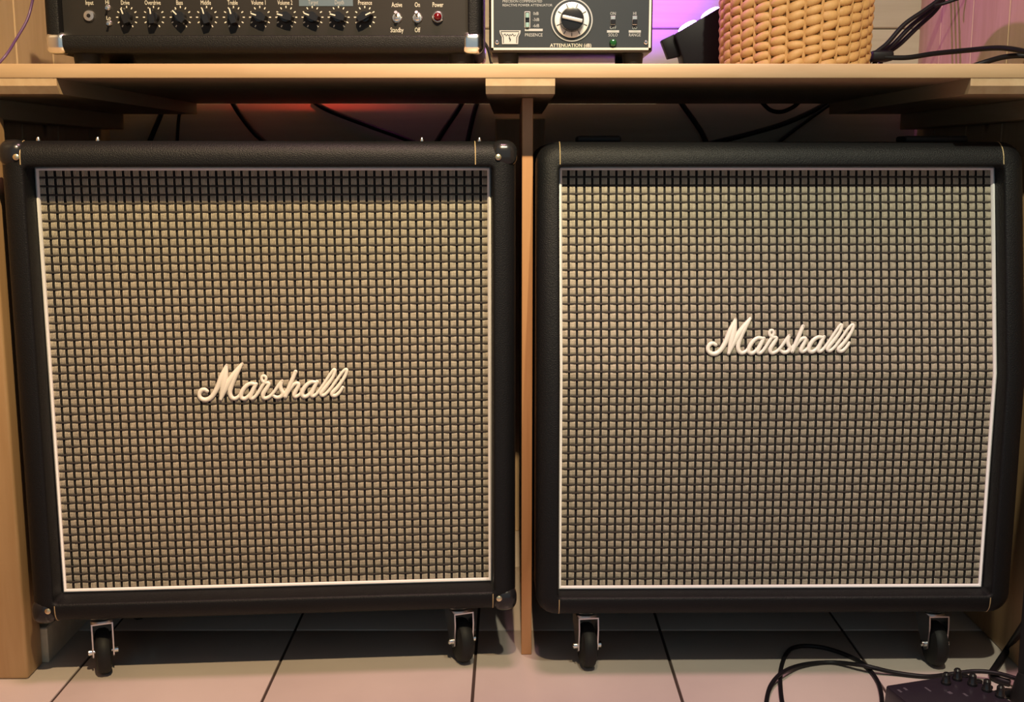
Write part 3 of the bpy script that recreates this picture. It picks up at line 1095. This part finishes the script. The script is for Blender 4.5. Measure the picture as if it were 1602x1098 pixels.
SM = [strand_me('strand', 1.0), strand_me('strand', 0.75), strand_me('strand', 1.25)]
rest_v, rest_f = [], []
nrow = int(HB / RP)
for c in range(NCOL):
    th = 2 * PI * c / NCOL - PI / 2
    for r in range(nrow + 1):
        zz = 0.0135 + (r + (0.5 if c % 2 else 0.0)) * RP
        if zz > HB - 0.004:
            continue
        R_ = rad(zz)
        me = SM[(c * 3 + r * 5) % 3]
        loc = Vector((R_ * math.cos(th), R_ * math.sin(th), zz))
        rot = th + PI / 2
        facing = math.sin(th) < 0.12
        if facing and zz < 0.15:
            o = obj('strand', me, None, bas, loc, (random.uniform(-.10, .10), random.uniform(-.16, .16), rot))
            o.scale = (1, 1, random.uniform(0.82, 1.06))
        else:
            mm = Matrix.Translation(loc) @ Matrix.Rotation(rot, 4, 'Z')
            b = len(rest_v)
            rest_v += [mm @ v.co for v in me.vertices]
            rest_f += [tuple(i + b for i in p.vertices) for p in me.polygons]
rs = obj('strand', mesh_from('strand_rest', rest_v, rest_f, 60), M['wicker'], bas)
rs['kind'] = 'stuff'
stake = []
for c in range(NCOL):
    th = 2 * PI * (c + 0.5) / NCOL - PI / 2
    p0, p1 = rad(0) - 0.0005, rad(HB) - 0.0005
    me = tube_me('stake', [(p0 * math.cos(th), p0 * math.sin(th), 0.004), (p1 * math.cos(th), p1 * math.sin(th), HB - 0.004)], 0.0030, 6, 1, False)
    obj('stake', me, M['wicker'], bas)
obj('rim', lathe_me('rim', [(rad(HB) - 0.011, HB - 0.006), (rad(HB) + 0.002, HB - 0.006), (rad(HB) + 0.004, HB), (rad(HB) - 0.002, HB + 0.006), (rad(HB) - 0.011, HB + 0.003)], 56), M['wicker'], bas)

# ------------------------------------------------------------------ LED light leaning on the shelf
LY = 2.33
g0, g1 = at(1042, 70, LY), at(1138, 6, LY)
led = thing('led_light', 'black LED light tilted upward with glowing purple lenses behind basket', 'light', ((g0.x + g1.x) / 2, LY, sz1))
o_ = led.location


def ll(px, py, y):
    p = at(px, py, LY + y)
    return Vector((p.x - o_.x, y, p.z - o_.z))


def prism(name, outline, y0, y1, m, parent, bev=0.0):
    bm = bmesh.new()
    a = [bm.verts.new(v + Vector((0, y0, 0))) for v in outline]
    b_ = [bm.verts.new(v + Vector((0, y1, 0))) for v in outline]
    bm.faces.new(a)
    bm.faces.new(b_[::-1])
    for i in range(len(outline)):
        j = (i + 1) % len(outline)
        bm.faces.new((a[i], b_[i], b_[j], a[j]))
    bmesh.ops.recalc_face_normals(bm, faces=bm.faces)
    if bev:
        bmesh.ops.bevel(bm, geom=bm.edges[:], offset=bev, segments=2, profile=0.5, affect='EDGES')
    return obj(name, bm_mesh(name, bm), m, parent)


flat = lambda px, py: Vector((at(px, py, LY).x - o_.x, 0, at(px, py, LY).z - o_.z))
zb = 0.001
pts = [flat(1052, 56), flat(1140, 4), flat(1152, 60), flat(1146, 118), flat(1072, 118), flat(1064, 92)]
for p in pts[3:5]:
    p.z = zb
prism('housing', pts, -0.03, 0.03, M['dark_purple'], led, 0.003)
prism('bracket', [flat(1033, 64), flat(1054, 54), flat(1066, 88), flat(1044, 93)], -0.012, 0.012, M['dark_purple'], led, 0.002)
# lenses: rows of domed lenses on the sloping top face, facing up and to the wall
ax = (flat(1140, 4) - flat(1052, 56))
axn = ax.normalized()
nrm = Vector((-axn.z, 0, axn.x))
for s_ in (0.27, 0.675):
    for yy in (0.0,):
        c = flat(1052, 56) + ax * s_
        c.y = yy
        vs, fs = [], []
        n = 20
        for j in range(5):
            ph = j / 4 * PI / 2
            for i in range(n):
                th = 2 * PI * i / n
                e_ = c + axn * (0.0205 * math.cos(ph) * math.cos(th)) + Vector((0, 1, 0)) * (0.0195 * math.cos(ph) * math.sin(th)) + nrm * (0.0075 * math.sin(ph) + 0.0005)
                vs.append(e_)
        for j in range(4):
            for i in range(n):
                k = (i + 1) % n
                fs.append((j * n + i, j * n + k, (j + 1) * n + k, (j + 1) * n + i))
        fs.append(tuple(range(n - 1, -1, -1)))
        obj('lens', mesh_from('lens', vs, fs, 60), M['led'], led)['label'] = 'glowing purple-white lens'

# ------------------------------------------------------------------ cables
def cable(label, pts, r, m='cable', group=None, name='cable', n=10):
    me = tube_me(name, pts, r, n, 8)
    o = obj(name, me, M[m])
    return tag(o, label, 'cable', group)


def P3(lst):
    return [at(px, py, y) for px, py, y in lst]


zs = sz1 + 0.005
cable('thin purple cable running up the wall beside the amplifier head', P3([(58, -40, 1.90), (50, 5, 1.90), (42, 32, 1.89), (26, 60, 1.87), (8, 88, 1.84), (-20, 118, 1.83)]), 0.0022, 'purple_cable')
for i, (q, lab) in enumerate(((0, 'uppermost dark cable of the bundle rising from beside the basket'), (1, 'middle dark cable of the bundle rising from beside the basket'), (2, 'lowest dark cable of the bundle rising from beside the basket'))):
    dx = (0, 11, 21)[q]
    pts = [at(1352 + dx * 0.7, 104, 2.30 + q * .02), at(1362 + dx * .9, 92, 2.30 + q * .02), at(1388 + dx * 1.0, 68, 2.31 + q * .02), at(1415 + dx * 1.0, 38 + q * 2, 2.32 + q * .02),
           at(1448 + dx * .62, 15 + q * 2, 2.33 + q * .02), at(1472 + dx * .3, -4, 2.34 + q * .02), at(1500 + dx * .2, -40, 2.36 + q * .02)]
    pts[0].z = zs
    cable(lab, pts, 0.0046, 'cable', 'cable bundle beside the basket')
t_ = obj('cable_tie', box_me('cable_tie', (-0.020, -0.022, 0), (0.024, 0.022, 0.020), 0.006, 3), M['cable'])
p = at(1376, 88, 2.30)
t_.location = (p.x, 2.305, p.z - 0.010)
tag(t_, 'dark wrap tying the cable bundle beside the basket', 'cable tie')
cable('thin dark cable branching from the bundle up along the plank wall', P3([(1462, 9, 2.31), (1478, 5, 2.31), (1510, -6, 2.30), (1560, -24, 2.28)]), 0.0032, 'cable')
cable('dark cable arching across the shelf below the plank wall', P3([(1385, 90, 2.22), (1420, 90, 2.20), (1460, 84, 2.17), (1510, 79, 2.12), (1560, 75, 2.05), (1596, 79, 1.99), (1625, 88, 1.95)]), 0.0046, 'cable')
cable('dark cable lying on the shelf end under the arching cable', P3([(1515, 106, 2.06), (1545, 96, 2.05), (1572, 89, 2.03), (1600, 87, 2.01), (1640, 90, 2.0)]), 0.0046, 'cable')
cable('thin black cable between the amplifier head and the attenuator', P3([(750, 60, 2.25), (757, 66, 2.25), (764, 78, 2.25), (768, 96, 2.25), (772, 112, 2.25)]), 0.0030, 'cable')
HY = 2.530
G = 'cables hanging through the gap behind the shelf'
lab = 'dark cable hanging against the back wall '
hang = [
    ([(256, 165), (250, 183), (234, 222), (220, 262)], 0.0055, lab + 'nearest the side post'),
    ([(286, 160), (280, 182), (277, 222), (275, 262)], 0.0035, lab + 'second from the side post'),
    ([(362, 158), (376, 180), (398, 208), (425, 232), (450, 262)], 0.0055, lab + 'third from the side post'),
    ([(488, 157), (515, 173), (580, 198), (640, 220), (700, 250)], 0.0052, lab + 'in a long slanting run above the straight cabinet'),
    ([(724, 158), (714, 175), (697, 200), (682, 225), (665, 262)], 0.0058, lab + 'leaning towards the straight cabinet beside the divider'),
    ([(747, 158), (742, 175), (736, 200), (731, 225), (726, 262)], 0.0055, lab + 'almost upright beside the divider'),
    ([(1062, 155), (1072, 170), (1088, 192), (1102, 216), (1112, 250)], 0.0058, lab + 'in a steep curve above the angled cabinet'),
    ([(1300, 152), (1282, 168), (1230, 192), (1170, 210), (1105, 226), (1040, 245)], 0.0055, lab + 'in a long sagging run above the angled cabinet'),
    ([(1312, 155), (1292, 168), (1250, 198), (1212, 228), (1180, 256)], 0.0036, lab + 'thin and straight above the angled cabinet'),
]
for i, (pp, r, l_) in enumerate(hang):
    y = HY + (0.013 if i in (1, 3, 5, 7) else -0.002 if i == 8 else 0.0)
    pts = [at(px, py, y) for px, py in pp]
    pts.append(pts[-1] + Vector((0, -0.02, -0.06)))
    pts.append(Vector((pts[-1].x, pts[-1].y - 0.10, 0.55)))
    pts.append(Vector((pts[-1].x, pts[-1].y - 0.05, 0.02)))
    cable(l_, pts, r, 'cable', G)
cable('short dark loop of cable sagging under the shelf back', P3([(1192, 160, 2.515), (1205, 172, 2.515), (1222, 175, 2.515), (1240, 168, 2.515), (1252, 158, 2.515)]), 0.0045, 'cable', G)

# floor: guitar cable loops
fz_ = 0.0036


def fc(lst):
    return [on_z(px, py, zz) for px, py, zz in lst]


cable('black cable curling in a tall loop on the tiles', fc([(1372, 1160, fz_), (1379, 1120, fz_), (1379, 1088, fz_), (1371, 1062, fz_), (1350, 1038, fz_), (1318, 1022, fz_), (1282, 1012, fz_), (1250, 1011, fz_), (1232, 1020, fz_), (1222, 1045, fz_), (1221, 1075, fz_), (1226, 1110, fz_), (1240, 1160, fz_), (1300, 1260, fz_), (1420, 1330, fz_), (1560, 1350, fz_)]), 0.0036)
cable('black cable making a low arc over the tiles to the pedal', fc([(1330, 1420, fz_), (1262, 1290, fz_), (1212, 1170, fz_), (1199, 1125, fz_), (1199, 1098, fz_), (1206, 1072, fz_ + .004), (1224, 1052, fz_ + .0085), (1255, 1040, fz_ + .003), (1300, 1036, fz_), (1345, 1040, fz_ + .0085), (1365, 1044, fz_ + .0085), (1400, 1052, fz_ + .002), (1450, 1058, fz_), (1490, 1054, fz_), (1525, 1050, fz_ + .010), (1560, 1053, fz_ + .013), (1600, 1064, fz_ + .013), (1640, 1072, fz_)]), 0.0036)
cable('thick black cable dropping to the tiles by the side panel', [at(1618, 950, 1.72), at(1603, 975, 1.72), on_z(1580, 1010, 0.02), on_z(1560, 1040, 0.006), on_z(1552, 1054, 0.006), on_z(1560, 1062, 0.006), on_z(1580, 1068, 0.006)], 0.0058)

# pedal
c0 = on_z(1512, 1050, 0.045)
ang = 0.30
pd = thing('effects_pedal', 'black multi-knob effects pedal lying on the tiles amid cables', 'pedal', (c0.x, c0.y, 0), ang)
PWd, PDp = 0.150, 0.12
bm = bmesh.new()
v = [(-PWd, 0, 0), (0.0, 0, 0), (0.012, -PDp, 0), (-PWd, -PDp, 0), (-PWd + .002, -0.002, 0.044), (-0.002, -0.002, 0.044), (0.010, -PDp + .002, 0.036), (-PWd + .002, -PDp + .002, 0.036)]
vv = [bm.verts.new(x) for x in v]
for f in ((3, 2, 1, 0), (4, 5, 6, 7), (0, 1, 5, 4), (1, 2, 6, 5), (2, 3, 7, 6), (3, 0, 4, 7)):
    bm.faces.new([vv[i] for i in f])
bmesh.ops.bevel(bm, geom=bm.edges[:], offset=0.003, segments=2, profile=0.5, affect='EDGES')
obj('case', bm_mesh('case', bm), M['pedal'], pd)
kp = lathe_me('knob', [(0.0075, 0.0), (0.0075, 0.004), (0.0060, 0.006), (0.0056, 0.016), (0.0036, 0.0185)], 20)
kp.materials.append(M['black_plastic'])
for i, (kx, ky) in enumerate(((-0.055, -0.022), (-0.030, -0.016), (-0.018, -0.036), (-0.008, -0.056), (0.0, -0.076))):
    obj('knob', kp, None, pd, (kx, ky, 0.0435 + ky * 0.07))
for kx, ky, sx, sy in ((-0.140, -0.02, 0.004, 0.014), (-0.128, -0.018, 0.004, 0.012), (-0.095, -0.025, 0.003, 0.024), (-0.070, -0.045, 0.006, 0.012), (-0.050, -0.055, 0.004, 0.016)):
    zz = 0.0437 + ky * 0.07
    box('panel_mark', (kx, ky - sy / 2, zz - 0.001), (kx + sx, ky + sy / 2, zz + 0.0006), M['pedal_light'], pd)
for kx, ky in ((-0.010, -0.010), (0.0, -0.030), (0.004, -0.048)):
    obj('socket', lathe_me('socket', [(0.0065, 0), (0.0065, 0.003), (0.004, 0.0035)], 16), M['black_plastic'], pd, (kx - 0.002, ky, 0.0425 + ky * 0.07))
# jack plug
j0, j1 = on_z(1538, 1082, 0.02), on_z(1596, 1068, 0.02)
dv_ = (j1 - j0)
jp = thing('jack_plug', 'dark jack plug with silver lettering lying beside the pedal', 'plug', (j0.x, j0.y, 0.0), math.atan2(dv_.y, dv_.x))
obj('barrel', lathe_me('barrel', [(0.005, 0.0), (0.0078, 0.004), (0.0078, 0.050), (0.005, 0.062), (0.0038, 0.078)], 20, 'x', (0, 0, 0.0085)), M['black_plastic'], jp)
sq = [(0.006 + 0.0022 * i, -0.0080, 0.0105 + (0.0022, -0.0018, 0.0012, -0.0022, 0.0025, -0.0012)[i % 6]) for i in range(16)]
obj('lettering', tube_me('lettering', sq, 0.0007, 6, 3), M['silver'], jp)
# stand foot at the frame's edge
st = thing('stand_leg', 'black tubular stand leg with rubber foot beside the jack plug', 'stand', (0, 0, 0))
b0 = on_z(1604, 1100, 0.0)
st.location = (b0.x, b0.y, 0)
obj('tube', tube_me('tube', [(0.0, 0, 0.012), (0.002, 0.01, 0.12), (0.012, 0.02, 0.42), (0.045, 0.02, 1.05)], 0.0125, 14, 3), M['rubber'], st)
obj('rubber_foot', lathe_me('rubber_foot', [(0.022, 0.0005), (0.023, 0.008), (0.018, 0.035), (0.0135, 0.05)], 20), M['rubber'], st)
